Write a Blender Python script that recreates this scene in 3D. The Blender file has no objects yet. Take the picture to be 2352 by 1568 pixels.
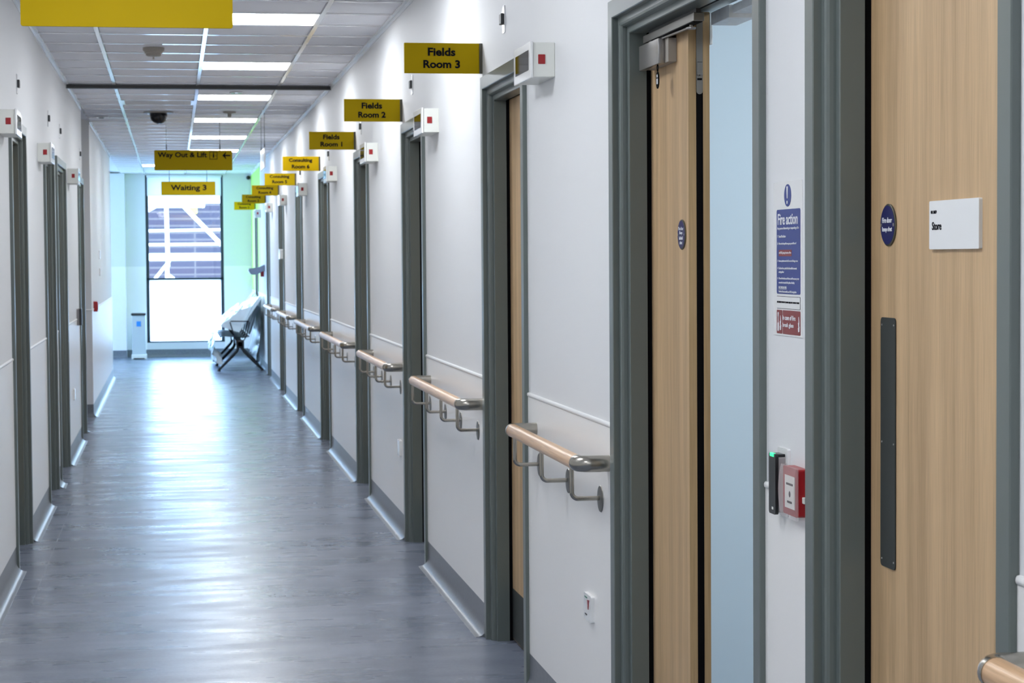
import bpy, bmesh, math, random
from mathutils import Vector, Matrix, noise
random.seed(4)
S = bpy.context.scene
C = S.collection
PI = math.pi

# ------------------------------------------------------------------ camera
FPX, W_, H_ = 4573.0, 2352, 1568
d = Vector((396.0 - 1176, 784 - 596.0, -FPX)); Yc = d.normalized()
up = Vector((-.0072, 1, 0)); up.z = (up.x * d.x + up.y * d.y) / FPX
Zc = up.normalized(); Xc = Yc.cross(Zc)
cam = bpy.data.cameras.new('camera'); co = bpy.data.objects.new('camera', cam); C.objects.link(co)
co.matrix_world = Matrix.Translation((0, 0, 1.45)) @ Matrix((Xc, Yc, Zc)).to_4x4()
cam.sensor_width = 36; cam.lens = FPX / W_ * 36; cam.clip_end = 400; cam.clip_start = .05
cam.dof.use_dof = True; cam.dof.focus_distance = 4.3; cam.dof.aperture_fstop = 18
S.camera = co

# ------------------------------------------------------------------ world, exposure
w = bpy.data.worlds.new('sky'); S.world = w; w.use_nodes = True
bg = w.node_tree.nodes['Background']
bg.inputs[0].default_value = (.40, .66, 1.0, 1); bg.inputs[1].default_value = 15
S.view_settings.view_transform = 'Standard'; S.view_settings.look = 'None'
S.view_settings.exposure = 0.04; S.view_settings.gamma = 1; S.view_settings.use_curve_mapping = False
LAMP = 26.0          # radiance of the ceiling panels

# ------------------------------------------------------------------ materials
def nt(name):
    m = bpy.data.materials.new(name); m.use_nodes = True
    return m, m.node_tree, m.node_tree.nodes['Principled BSDF']
def mat(name, col, rough=.5, metal=0, noise_amt=0, nscale=40, bump=0, bscale=200, coat=0, stretch=(1, 1, 1), spec=.5):
    m, t, b = nt(name)
    b.inputs['Base Color'].default_value = (*col, 1); b.inputs['Roughness'].default_value = rough
    b.inputs['Metallic'].default_value = metal; b.inputs['Coat Weight'].default_value = coat
    b.inputs['Specular IOR Level'].default_value = spec
    if noise_amt or bump:
        tc = t.nodes.new('ShaderNodeTexCoord'); mp = t.nodes.new('ShaderNodeMapping')
        mp.inputs['Scale'].default_value = stretch
        t.links.new(tc.outputs['Object'], mp.inputs[0])
    if noise_amt:
        n = t.nodes.new('ShaderNodeTexNoise'); n.inputs['Scale'].default_value = nscale; n.inputs['Detail'].default_value = 6
        r = t.nodes.new('ShaderNodeValToRGB')
        r.color_ramp.elements[0].position = .3; r.color_ramp.elements[1].position = .7
        r.color_ramp.elements[0].color = (*[c * (1 - noise_amt) for c in col], 1)
        r.color_ramp.elements[1].color = (*[min(1, c * (1 + noise_amt)) for c in col], 1)
        t.links.new(mp.outputs[0], n.inputs['Vector']); t.links.new(n.outputs['Fac'], r.inputs[0]); t.links.new(r.outputs[0], b.inputs['Base Color'])
    if bump:
        n = t.nodes.new('ShaderNodeTexNoise'); n.inputs['Scale'].default_value = bscale; n.inputs['Detail'].default_value = 3
        bp = t.nodes.new('ShaderNodeBump'); bp.inputs['Strength'].default_value = bump; bp.inputs['Distance'].default_value = .002
        t.links.new(mp.outputs[0], n.inputs['Vector']); t.links.new(n.outputs['Fac'], bp.inputs['Height']); t.links.new(bp.outputs[0], b.inputs['Normal'])
    return m
def wood(name, ca, cb, axis=2, rough=.45, fine=90):
    m, t, b = nt(name)
    tc = t.nodes.new('ShaderNodeTexCoord'); mp = t.nodes.new('ShaderNodeMapping')
    sc = [1, 1, 1]; sc[axis] = .03; mp.inputs['Scale'].default_value = sc
    t.links.new(tc.outputs['Object'], mp.inputs[0])
    n1 = t.nodes.new('ShaderNodeTexNoise'); n1.inputs['Scale'].default_value = 22; n1.inputs['Detail'].default_value = 5; n1.inputs['Distortion'].default_value = .4
    n2 = t.nodes.new('ShaderNodeTexNoise'); n2.inputs['Scale'].default_value = fine * 2; n2.inputs['Detail'].default_value = 4
    mx = t.nodes.new('ShaderNodeMath'); mx.operation = 'MULTIPLY_ADD'; mx.inputs[1].default_value = .55
    t.links.new(mp.outputs[0], n1.inputs['Vector']); t.links.new(mp.outputs[0], n2.inputs['Vector'])
    t.links.new(n2.outputs['Fac'], mx.inputs[0]); t.links.new(n1.outputs['Fac'], mx.inputs[2])
    r = t.nodes.new('ShaderNodeValToRGB'); r.color_ramp.elements[0].position = .50; r.color_ramp.elements[1].position = 1.0
    r.color_ramp.elements[0].color = (*ca, 1); r.color_ramp.elements[1].color = (*cb, 1)
    t.links.new(mx.outputs[0], r.inputs[0]); t.links.new(r.outputs[0], b.inputs['Base Color'])
    b.inputs['Roughness'].default_value = rough
    return m
def emit(name, col, st):
    m, t, b = nt(name)
    b.inputs['Base Color'].default_value = (*col, 1); b.inputs['Emission Color'].default_value = (*col, 1); b.inputs['Emission Strength'].default_value = st
    return m

M = dict(
    wall=mat('wall_paint', (.78, .79, .80), .55, bump=.08, bscale=350),
    panel=mat('wall_panel', (.92, .91, .89), .35),
    cap=mat('panel_cap', (.84, .84, .83), .4),
    lime=mat('lime_paint', (.50, .86, .16), .5),
    blueroom=mat('pale_blue_paint', (.60, .72, .80), .6),
    frame=mat('grey_frame_paint', (.135, .160, .152), .30, bump=.02, bscale=420, spec=.6),
    frame2=mat('grey_window_frame', (.02, .035, .05), .4),
    seal=mat('black_seal', (.004, .004, .005), .7, spec=.05),
    door=wood('door_laminate', (.40, .262, .135), (.66, .455, .255), fine=150),
    lip=wood('door_lipping', (.26, .175, .085), (.46, .32, .17)),
    oak=wood('oak_rail', (.40, .22, .10), (.86, .58, .35), axis=1, rough=.33, fine=120),
    steel=mat('brushed_steel', (.38, .36, .32), .25, 1, bump=.05, bscale=300, stretch=(1, .1, 1)),
    steel2=mat('satin_steel', (.40, .39, .38), .36, 1),
    boltm=mat('bolt_steel', (.20, .205, .205), .42, .5),
    steel3=mat('dull_steel', (.22, .215, .20), .38, 1),
    tile=mat('ceiling_tile', (.84, .85, .90), .8, noise_amt=.05, nscale=500),
    tee=mat('white_tee', (.85, .86, .88), .10),
    edge=mat('perimeter_angle', (.86, .87, .88), .25),
    joint=mat('dark_joint', (.05, .05, .05), .5),
    yellow=mat('yellow_sign', (.46, .315, .0), .6, spec=.12),
    yellow_lit=mat('lit_yellow_sign', (.66, .42, .0), .6, spec=.12),  # same sign yellow, lightened to stand for stronger light on some signs
    black=mat('black_letters', (.006, .007, .012), .6, spec=.08),
    white=mat('white_plastic', (.80, .81, .76), .4),
    white2=mat('white_gloss', (.85, .86, .86), .2),
    red=mat('red_plastic', (.33, .008, .012), .3),
    darkred=mat('red_print', (.24, .03, .035), .4),
    blue=mat('blue_print', (.022, .05, .25), .4),
    navy=mat('navy_disc', (.006, .008, .10), .3),
    rim=mat('bronze_rim', (.10, .095, .07), .35, .6),
    darkglass=mat('dark_window', (.012, .011, .006), .04),
    dark=mat('dark_grey_plastic', (.03, .032, .035), .4),
    kick=mat('dark_plate', (.045, .050, .048), .45, spec=.3),
    readergrey=mat('reader_grey', (.33, .31, .31), .45, bump=.05),
    readerblack=mat('reader_black', (.008, .012, .014), .3),
    greenled=emit('green_led', (.05, .85, .35), .9),
    ledoff=mat('pale_led', (.5, .8, .65), .2),
    dome=mat('camera_dome', (.01, .01, .012), .08),
    taupe=mat('taupe_plastic', (.34, .31, .27), .5),
    blind=mat('white_blind', (.92, .93, .95), .8),
    scaff=mat('white_poles', (.85, .85, .85), .6),
    whitetext=mat('white_print', (.82, .83, .86), .5),
    greenpr=mat('green_print', (.08, .25, .18), .5),
    bench=mat('grey_bench_shell', (.07, .09, .12), .4),
    benchblack=mat('black_bench_metal', (.008, .01, .014), .35),
    bin=mat('pale_steel_bin', (.55, .60, .62), .4),
    bluelab=mat('blue_label', (.02, .25, .75), .5),
    ground=mat('pale_ground', (.5, .5, .5), .9),
)
# vinyl floor: mottled blue grey with a soft sheen
m, t, b = nt('vinyl_floor'); M['floor'] = m
tc = t.nodes.new('ShaderNodeTexCoord'); n1 = t.nodes.new('ShaderNodeTexNoise'); n1.inputs['Scale'].default_value = 3.0; n1.inputs['Detail'].default_value = 5
n2 = t.nodes.new('ShaderNodeTexNoise'); n2.inputs['Scale'].default_value = 90; n2.inputs['Detail'].default_value = 4
ad = t.nodes.new('ShaderNodeMath'); ad.operation = 'MULTIPLY_ADD'; ad.inputs[1].default_value = .5
for n in (n1, n2): t.links.new(tc.outputs['Object'], n.inputs['Vector'])
mpf = t.nodes.new('ShaderNodeMapping'); mpf.inputs['Scale'].default_value = (1, 1.6, 1); t.links.new(tc.outputs['Object'], mpf.inputs[0]); t.links.new(mpf.outputs[0], n1.inputs['Vector'])
t.links.new(n2.outputs['Fac'], ad.inputs[0]); t.links.new(n1.outputs['Fac'], ad.inputs[2])
r = t.nodes.new('ShaderNodeValToRGB'); r.color_ramp.elements[0].position = .45; r.color_ramp.elements[1].position = 1.0
r.color_ramp.elements[0].color = (.105, .128, .178, 1); r.color_ramp.elements[1].color = (.215, .245, .315, 1)
t.links.new(ad.outputs[0], r.inputs[0]); t.links.new(r.outputs[0], b.inputs['Base Color'])
mp = t.nodes.new('ShaderNodeMapping'); mp.inputs['Scale'].default_value = (1.2, 4.5, 1)
n3 = t.nodes.new('ShaderNodeTexNoise'); n3.inputs['Scale'].default_value = 1.7; n3.inputs['Detail'].default_value = 2
t.links.new(tc.outputs['Object'], mp.inputs[0]); t.links.new(mp.outputs[0], n3.inputs['Vector'])
mr = t.nodes.new('ShaderNodeMapRange'); mr.inputs['From Min'].default_value = .3; mr.inputs['From Max'].default_value = .7; mr.inputs['To Min'].default_value = .22; mr.inputs['To Max'].default_value = .38
t.links.new(n3.outputs['Fac'], mr.inputs['Value']); t.links.new(mr.outputs[0], b.inputs['Roughness'])
bp = t.nodes.new('ShaderNodeBump'); bp.inputs['Strength'].default_value = .08; bp.inputs['Distance'].default_value = .004
t.links.new(n3.outputs['Fac'], bp.inputs['Height']); t.links.new(bp.outputs[0], b.inputs['Normal'])
M['skirt'] = mat('vinyl_skirting', (.165, .18, .205), .33, noise_amt=.12, nscale=60)
# frosted and clear glass, translucent wrap
def glassy(name, frost):
    m = bpy.data.materials.new(name); m.use_nodes = True; t = m.node_tree; t.nodes.clear()
    o = t.nodes.new('ShaderNodeOutputMaterial'); mx = t.nodes.new('ShaderNodeMixShader')
    if frost == 'clear':
        a = t.nodes.new('ShaderNodeBsdfTransparent'); c = t.nodes.new('ShaderNodeBsdfGlossy'); c.inputs['Roughness'].default_value = .02
        mx.inputs[0].default_value = .06
    elif frost == 'blind':
        a = t.nodes.new('ShaderNodeBsdfTranslucent'); a.inputs[0].default_value = (.9, .93, 1, 1)
        c = t.nodes.new('ShaderNodeBsdfDiffuse'); c.inputs[0].default_value = (.9, .92, .93, 1); mx.inputs[0].default_value = .6
    elif frost == 'frost':
        a = t.nodes.new('ShaderNodeBsdfTranslucent'); a.inputs[0].default_value = (.95, .97, 1, 1)
        c = t.nodes.new('ShaderNodeBsdfTransparent'); mx.inputs[0].default_value = .15
    else:
        a = t.nodes.new('ShaderNodeBsdfTransparent')
        c = t.nodes.new('ShaderNodeBsdfPrincipled'); c.inputs['Base Color'].default_value = (.85, .93, .95, 1); c.inputs['Roughness'].default_value = .18
        c.inputs['Transmission Weight'].default_value = 0; mx.inputs[0].default_value = .93
        if frost == 'cover': c.inputs['Base Color'].default_value = (.9, .8, .8, 1); mx.inputs[0].default_value = .24; c.inputs['Roughness'].default_value = .1
    t.links.new(a.outputs[0], mx.inputs[1]); t.links.new(c.outputs[0], mx.inputs[2]); t.links.new(mx.outputs[0], o.inputs[0])
    return m
M['glass'] = glassy('clear_glass', 'clear'); M['frost'] = glassy('frosted_film', 'frost')
M['wrap'] = glassy('plastic_wrap', 'wrap'); M['cover'] = glassy('clear_cover', 'cover')
M['blindf'] = glassy('blind_fabric', 'blind')
M['lamp'] = emit('ceiling_panel_light', (.93, .96, 1.0), LAMP)
M['roomfill'] = emit('room_fill_light', (.88, .95, 1.0), 46)
# dark cladding of the building across the yard
m, t, b = nt('slate_cladding'); M['clad'] = m
tc = t.nodes.new('ShaderNodeTexCoord'); mp = t.nodes.new('ShaderNodeMapping'); mp.inputs['Rotation'].default_value = (PI / 2, 0, 0)
bk = t.nodes.new('ShaderNodeTexBrick'); bk.inputs['Scale'].default_value = 1; bk.inputs['Brick Width'].default_value = 2.3; bk.inputs['Row Height'].default_value = .155
bk.inputs['Mortar Size'].default_value = .028; bk.inputs['Mortar Smooth'].default_value = .6; bk.offset = 0
bk.inputs['Color1'].default_value = (.034, .020, .032, 1); bk.inputs['Color2'].default_value = (.026, .022, .036, 1); bk.inputs['Mortar'].default_value = (.085, .062, .060, 1)
t.links.new(tc.outputs['Object'], mp.inputs[0]); t.links.new(mp.outputs[0], bk.inputs['Vector']); t.links.new(bk.outputs[0], b.inputs['Base Color'])
b.inputs['Roughness'].default_value = .8

# ------------------------------------------------------------------ mesh helpers (world coordinates)
OFF = {}
def NB(): return bmesh.new()
def box(bm, x0, x1, y0, y1, z0, z1, bev=0, seg=2):
    if x0 > x1: x0, x1 = x1, x0
    if y0 > y1: y0, y1 = y1, y0
    g = bmesh.ops.create_cube(bm, size=1)
    vs = g['verts']
    for v in vs:
        v.co = Vector(((x0 + x1) / 2 + v.co.x * (x1 - x0), (y0 + y1) / 2 + v.co.y * (y1 - y0), (z0 + z1) / 2 + v.co.z * (z1 - z0)))
    if bev:
        es = list({e for v in vs for e in v.link_edges})
        bmesh.ops.bevel(bm, geom=es, offset=bev, segments=seg, affect='EDGES', profile=.5)
    return bm
def tube(bm, pts, rad, seg=12, cap=True):
    pts = [Vector(p) for p in pts]
    rads = rad if isinstance(rad, (list, tuple)) else [rad] * len(pts)
    rings = []; ref = None
    for i, p in enumerate(pts):
        a = pts[max(i - 1, 0)]; c = pts[min(i + 1, len(pts) - 1)]
        tdir = (c - a).normalized()
        if ref is None:
            ref = Vector((0, 0, 1)) if abs(tdir.z) < .9 else Vector((1, 0, 0))
        n = (ref - tdir * ref.dot(tdir)).normalized(); ref = n; bb = tdir.cross(n)
        rings.append([bm.verts.new(p + (n * math.cos(2 * PI * k / seg) + bb * math.sin(2 * PI * k / seg)) * rads[i]) for k in range(seg)])
    for a, c in zip(rings, rings[1:]):
        for k in range(seg):
            bm.faces.new((a[k], a[(k + 1) % seg], c[(k + 1) % seg], c[k]))
    if cap:
        bm.faces.new(list(reversed(rings[0]))); bm.faces.new(rings[-1])
    bmesh.ops.recalc_face_normals(bm, faces=bm.faces)
    return bm
def lathe(bm, cen, axis, prof, seg=28):
    # prof: (radius, distance along axis)
    ax = Vector(axis).normalized(); ref = Vector((0, 0, 1)) if abs(ax.z) < .9 else Vector((1, 0, 0))
    n = (ref - ax * ref.dot(ax)).normalized(); bb = ax.cross(n); cen = Vector(cen)
    rings = []
    for rr, h in prof:
        if rr < 1e-6: rings.append([bm.verts.new(cen + ax * h)])
        else: rings.append([bm.verts.new(cen + ax * h + (n * math.cos(2 * PI * k / seg) + bb * math.sin(2 * PI * k / seg)) * rr) for k in range(seg)])
    for a, c in zip(rings, rings[1:]):
        for k in range(seg):
            k2 = (k + 1) % seg
            if len(a) == 1 and len(c) > 1: bm.faces.new((a[0], c[k2], c[k]))
            elif len(c) == 1 and len(a) > 1: bm.faces.new((a[k], a[k2], c[0]))
            elif len(a) > 1: bm.faces.new((a[k], a[k2], c[k2], c[k]))
    if len(rings[0]) > 1: bm.faces.new(rings[0])
    if len(rings[-1]) > 1: bm.faces.new(list(reversed(rings[-1])))
    bmesh.ops.recalc_face_normals(bm, faces=bm.faces)
    return bm
def prism(bm, poly, fn, a, c):
    # poly of 2D points, fn(u,v,w)->xyz, extruded w from a to c
    A = [bm.verts.new(fn(u, v, a)) for u, v in poly]; B = [bm.verts.new(fn(u, v, c)) for u, v in poly]
    n = len(poly)
    for i in range(n): bm.faces.new((A[i], A[(i + 1) % n], B[(i + 1) % n], B[i]))
    bm.faces.new(list(reversed(A))); bm.faces.new(B)
    bmesh.ops.recalc_face_normals(bm, faces=bm.faces)
    return bm
def rrect(y0, y1, z0, z1, r, seg=5):
    pts = []
    for cx, cz, a0 in ((y1 - r, z1 - r, 0), (y0 + r, z1 - r, PI / 2), (y0 + r, z0 + r, PI), (y1 - r, z0 + r, 1.5 * PI)):
        for k in range(seg + 1):
            a = a0 + PI / 2 * k / seg; pts.append((cx + r * math.cos(a), cz + r * math.sin(a)))
    return pts
def obj(name, bm, m, parent=None, smooth=False, base=None, **props):
    me = bpy.data.meshes.new(name)
    if smooth:
        for f in bm.faces: f.smooth = True
    if parent is not None: o0 = OFF[parent]
    elif base is not None: o0 = Vector(base)
    else:
        xs = [v.co for v in bm.verts]
        o0 = Vector(((min(v.x for v in xs) + max(v.x for v in xs)) / 2, (min(v.y for v in xs) + max(v.y for v in xs)) / 2, min(v.z for v in xs)))
    bmesh.ops.translate(bm, verts=bm.verts, vec=-o0)
    bm.to_mesh(me); bm.free()
    me.materials.append(M[m] if isinstance(m, str) else m)
    if smooth: me.set_sharp_from_angle(angle=.7)
    o = bpy.data.objects.new(name, me); C.objects.link(o)
    if parent is not None: o.parent = parent
    else: o.location = o0
    OFF[o] = o0
    for k, v in props.items(): o[k] = v
    return o
def thing(name, loc, label=None, category=None, group=None, kind=None):
    o = bpy.data.objects.new(name, None); C.objects.link(o); o.location = loc; o.empty_display_size = .1
    OFF[o] = Vector(loc)
    if label: o['label'] = label
    if category: o['category'] = category
    if group: o['group'] = group
    if kind: o['kind'] = kind
    return o
def tag(o, label, category, group=None):
    o['label'] = label; o['category'] = category
    if group: o['group'] = group
    return o
def copy_tree(o, parent=None):
    c = o.copy(); C.objects.link(c)
    if parent: c.parent = parent
    for ch in list(o.children): copy_tree(ch, c)
    return c
def text_bm(bm, s, cen, wid, hgt, face, th=.0012, bold=.012, align='C'):
    """text fitted to a wid x hgt box; face '-Y' towards the camera end or '-X' out of the right wall"""
    cu = bpy.data.curves.new('t', 'FONT'); cu.body = s; cu.align_x = 'CENTER'; cu.space_line = 1.0
    cu.offset = bold; cu.extrude = .01; cu.resolution_u = 3
    o = bpy.data.objects.new('t', cu); C.objects.link(o)
    dg = bpy.context.evaluated_depsgraph_get(); me = bpy.data.meshes.new_from_object(o.evaluated_get(dg))
    bpy.data.objects.remove(o); bpy.data.curves.remove(cu)
    xs = [v.co.x for v in me.vertices]; ys = [v.co.y for v in me.vertices]
    cx, cy, ww, hh = (min(xs) + max(xs)) / 2, (min(ys) + max(ys)) / 2, max(xs) - min(xs), max(ys) - min(ys)
    for v in me.vertices:
        u = (v.co.x - cx) / ww * wid; q = (v.co.y - cy) / hh * hgt; z = v.co.z * th / .02
        if face == '-Y': v.co = Vector((cen[0] + u, cen[1] - z, cen[2] + q))
        else: v.co = Vector((cen[0] - z, cen[1] - u, cen[2] + q))
    bm.from_mesh(me); bpy.data.meshes.remove(me)
    return bm

# ------------------------------------------------------------------ dimensions
XA, XW, XL = 1.155, 1.17, -.74
LA = XL + .015
CEIL = 2.72; TOP = 2.128; Y0, YE = -5.0, 30.0
RD = [(2.63, 3.55), (3.84, 5.23), (6.55, 7.47), (9.26, 10.14), (11.96, 12.84), (15.00, 16.00), (18.15, 19.03), (21.15, 22.10), (24.33, 25.05), (27.75, 28.45)]
LD = [(9.50, 10.48), (12.00, 12.93), (13.22, 14.33), (16.28, 17.10)]

# ------------------------------------------------------------------ the shell
bm = NB(); box(bm, -4.6, 4.6, Y0, YE + .2, -.15, 0); obj('floor', bm, 'floor', kind='structure')
# ceiling: bevelled tiles between tees, one object
PITCH = .517; T0 = 10.41
xs = [XL, -.395, .2, .79, XW]
bm = NB(); box(bm, -4.6, 4.6, Y0, YE + .2, CEIL + .02, CEIL + .2)
lights = [((.2, .79) if k > -2 else (-.395, .2)) + (T0 + 5 * k * PITCH,) for k in range(-4, 6)]  # unseen near panels added, set mid-ceiling to soften light on the right wall
rows = []
k = -30
while T0 + k * PITCH < YE:
    y = T0 + k * PITCH
    if y > Y0: rows.append((k, y))
    k += 1
tees = NB()
for i in range(4):
    for k, y in rows:
        if i == 2 and k % 5 == 0 and -5 <= k <= 25: continue
        if i == 1 and k in (-10, -15, -20): continue
        if i == 1 and k == 11: continue
        y1 = min(y + PITCH, YE)
        box(bm, xs[i] + .012, xs[i + 1] - .012, y + .012, y1 - .012, CEIL + .002, CEIL + .03, .004, 1)
# waiting area ceiling to the left
box(bm, -4.6, XL - .16, 25.1, YE, CEIL - .002, CEIL + .03)
box(bm, -4.6, XL - .16, 17.2, 18.75, CEIL - .002, CEIL + .03)
obj('ceiling', bm, 'tile', kind='structure')
bm = NB()
for x in (-.395, .2, .79): box(bm, x - .012, x + .012, Y0, YE, CEIL - .006, CEIL + .02, .001, 1)
for k, y in rows:
    box(bm, XL, XW, y - .012, y + .012, CEIL - .005, CEIL + .018)
obj('trim_1', bm, 'tee', kind='structure'); bm = NB()
box(bm, XW - .022, XW, Y0, YE, CEIL - .004, CEIL + .01); box(bm, XW - .004, XW, Y0, YE, CEIL - .026, CEIL)
for a, c in ((Y0, 17.14), (18.75, 24.93)):
    box(bm, XL, XL + .022, a, c, CEIL - .004, CEIL + .01); box(bm, XL, XL + .004, a, c, CEIL - .026, CEIL)
obj('trim_6', bm, 'edge', kind='structure')
bm = NB(); box(bm, XL, XW + .0, 14.74, 14.80, CEIL - .03, CEIL - .004); obj('trim_2', bm, 'joint', kind='structure')

# side walls with door openings
def wall_run(bm, x0, x1, a, c, doors):
    y = a
    for n, f in doors:
        if y < n + .03: box(bm, x0, x1, y, n + .03, 0, CEIL + .02)
        box(bm, x0, x1, n + .03, f - .03, TOP - .03, CEIL + .02)
        y = f - .03
    box(bm, x0, x1, y, c, 0, CEIL + .02)
bm = NB(); wall_run(bm, XW, XW + .14, -.6, 26.9, RD[:-1]); wr = obj('wall_right', bm, 'wall', kind='structure')
bm = NB(); wall_run(bm, XW, XW + .14, 26.9, YE, RD[-1:]); obj('lime_section', bm, 'lime', wr, label='lime green painted end of the wall')
bm = NB(); wall_run(bm, XL - .15, XL, -.6, 17.14, LD); box(bm, XL - .15, XL, 18.75, 24.93, 0, CEIL + .02)
wl = obj('wall_left', bm, 'wall', kind='structure')
bm = NB(); box(bm, -4.6, XL - .15, 18.75, 18.9, 0, CEIL + .02); box(bm, -4.6, XL - .15, 24.78, 24.93, 0, CEIL + .02); box(bm, -4.6, XL - .15, 17.0, 17.14, 0, CEIL + .02)
box(bm, -4.6, XL - .15, -.6, -.45, 0, CEIL + .02); box(bm, XW + .14, 4.6, -.6, -.45, 0, CEIL + .02)
obj('wall_passage', bm, 'wall', kind='structure')
WX0, WX1, WZ0, WZ1 = -.385, .755, .22, 2.70
bm = NB(); box(bm, -4.6, WX0, YE, YE + .2, 0, CEIL + .02); box(bm, WX1, 4.6, YE, YE + .2, 0, CEIL + .02)
box(bm, WX0, WX1, YE, YE + .2, 0, WZ0); box(bm, WX0, WX1, YE, YE + .2, WZ1, CEIL + .02); box(bm, -1.6, -.68, YE - .14, YE, 0, CEIL)
obj('wall_far', bm, 'wall', kind='structure')
bm = NB(); box(bm, -4.6, 4.6, Y0 - .15, Y0, -.1, CEIL + .1); obj('wall_back', bm, 'wall', kind='structure')
bm = NB(); box(bm, 4.6, 4.75, Y0 - .15, YE + .2, -.1, CEIL + .1); box(bm, XW + .14, 4.6, 2.1, 2.2, 0, CEIL + .02); obj('wall_outer', bm, 'blueroom', kind='structure')
bm = NB(); box(bm, XW + .14, 4.6, 5.95, 6.05, 0, CEIL + .02); obj('wall_room', bm, 'blueroom', kind='structure')
bm = NB(); box(bm, -4.75, -4.6, Y0 - .15, 25.6, -.1, CEIL + .1); box(bm, -4.75, -4.6, 29.4, YE + .2, -.1, CEIL + .1)
box(bm, -4.75, -4.6, 25.6, 29.4, -.1, .5); box(bm, -4.75, -4.6, 25.6, 29.4, 2.4, CEIL + .1); obj('wall_waiting', bm, 'wall', kind='structure')

# protective wall panels with a rounded cap, and coved skirting, bay by bay
CAPZ = .992
def cap_profile(): return [(0, -.008), (.003, -.008), (.0055, -.006), (.0065, -.002), (.006, .002), (.004, .005), (0, .006)]
COVE = [(0, 0), (.035, 0)] + [(.035 * (1 - math.sin(a)) , .035 * (1 - math.cos(a))) for a in [PI / 2 * k / 8 for k in range(1, 9)]]
def cove_poly():
    R = .045; pts = [(0, 0), (R + .004, 0), (R, .0012)]
    for k in range(1, 9):
        a = PI / 2 * k / 8; pts.append((.003 + (R - .003) * (1 - math.sin(a)), .0012 + (R) * (1 - math.cos(a))))
    pts += [(.003, .118), (.0, .120)]
    return pts
def bays(xw, sgn, ivs, tagp, capmat='cap'):
    pb, cb, kb = NB(), NB(), NB()
    for a, c in ivs:
        box(pb, xw, xw + sgn * .003, a, c, .118, CAPZ)
        prism(cb, cap_profile(), lambda u, v, w_: (xw + sgn * u, w_, CAPZ + v), a + .001, c - .001)
        prism(kb, cove_poly(), lambda u, v, w_: (xw + sgn * u, w_, v), a, c)
    obj('protective_panel', pb, 'panel', tagp); obj('panel_cap', cb, 'cap', tagp, smooth=True)
    return kb
def gaps(doors, a, c):
    out = []; y = a
    for n, f in doors: out.append((y, n)) if n - y > .01 else None; y = f
    out.append((y, c)); return out
kb = bays(XW, -1, gaps(RD, -.6, YE), wr); obj('baseboard_right', kb, 'skirt', smooth=True, kind='structure')
kb = bays(XL, 1, gaps(LD, -.6, 17.14) + [(18.75, 24.93)], wl)
prism(kb, cove_poly(), lambda u, v, w_: (w_, 18.75 - u, v), -3, XL + .002)
obj('baseboard_left', kb, 'skirt', smooth=True, kind='structure')
bm = NB(); prism(bm, cove_poly(), lambda u, v, w_: (w_, YE - u, v), -.68, XW); prism(bm, cove_poly(), lambda u, v, w_: (w_, YE - .14 - u, v), -1.6, -.68)
obj('baseboard_far', bm, 'skirt', smooth=True, kind='structure')
bm = NB(); box(bm, -.68, WX0 - .0, YE - .004, YE, .118, 1.35); box(bm, WX1, XW, YE - .004, YE, .118, 1.35); box(bm, -1.6, -.68, YE - .145, YE - .14, .118, 1.35)
obj('trim_3', bm, 'panel', kind='structure')
bm = NB(); prism(bm, cap_profile(), lambda u, v, w_: (w_, 18.75 - u, CAPZ + v), -3, XL); obj('trim_4', bm, 'cap', kind='structure')
# floor weld seam
bm = NB(); box(bm, -.611, -.607, 8.6, 18.6, 0, .0008); obj('trim_5', bm, mat('weld_seam', (.24, .27, .33), .4), kind='structure')

# ------------------------------------------------------------------ doors
PROF = [(0, .02), (0, .002), (.002, 0), (.046, 0), (.048, .002), (.048, .017), (.064, .017), (.070, .019), (.073, .024), (.074, .031), (.074, .036), (.090, .036), (.092, .038), (.092, .084), (.078, .084), (.078, .165), (0, .165)]
def door(idx, side, n, f, lab=None, half=False, handle=True, kickh=.20):
    X = (lambda t_: XA + t_) if side > 0 else (lambda t_: LA - t_)
    T = thing('door_%d' % idx, (X(.09), (n + f) / 2, 0), kind='structure')
    bm = NB(); rings = []
    for s, t_ in PROF:
        x = X(t_)
        rings.append([bm.verts.new(p) for p in ((x, n + s, 0), (x, n + s, TOP - s), (x, f - s, TOP - s), (x, f - s, 0))])
    N = len(PROF)
    for i in range(N):
        a, c = rings[i], rings[(i + 1) % N]
        for k in range(3): bm.faces.new((a[k], a[k + 1], c[k + 1], c[k]))
    bmesh.ops.recalc_face_normals(bm, faces=bm.faces)
    obj('door_frame', bm, 'frame', T)
    bm = NB()
    for y0, y1 in ((n + .0785, n + .090), (f - .090, f - .0785)): box(bm, X(.0845), X(.0965), y0, y1, 0, TOP - .08)
    box(bm, X(.0845), X(.0965), n + .08, f - .08, TOP - .090, TOP - .0785)
    obj('door_seal', bm, 'seal', T)
    if not half:
        bm = NB(); box(bm, X(.097), X(.142), n + .0805, f - .0805, .008, TOP - .081, .001, 1)
        lf = obj('door_leaf', bm, 'door', T)
        bm = NB(); box(bm, X(.0955), X(.0968), n + .084, f - .084, .012, kickh); obj('kick_plate', bm, 'kick', lf, label='dark grey kick plate')
        return T, lf
    return T, None
DT = {}
for i, (n, f) in enumerate(RD):
    DT[i] = door(i + 1, 1, n, f, half=(i == 1), kickh=(.20 if i else .19))
for i, (n, f) in enumerate(LD): door(len(RD) + 1 + i, -1, n, f)

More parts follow.
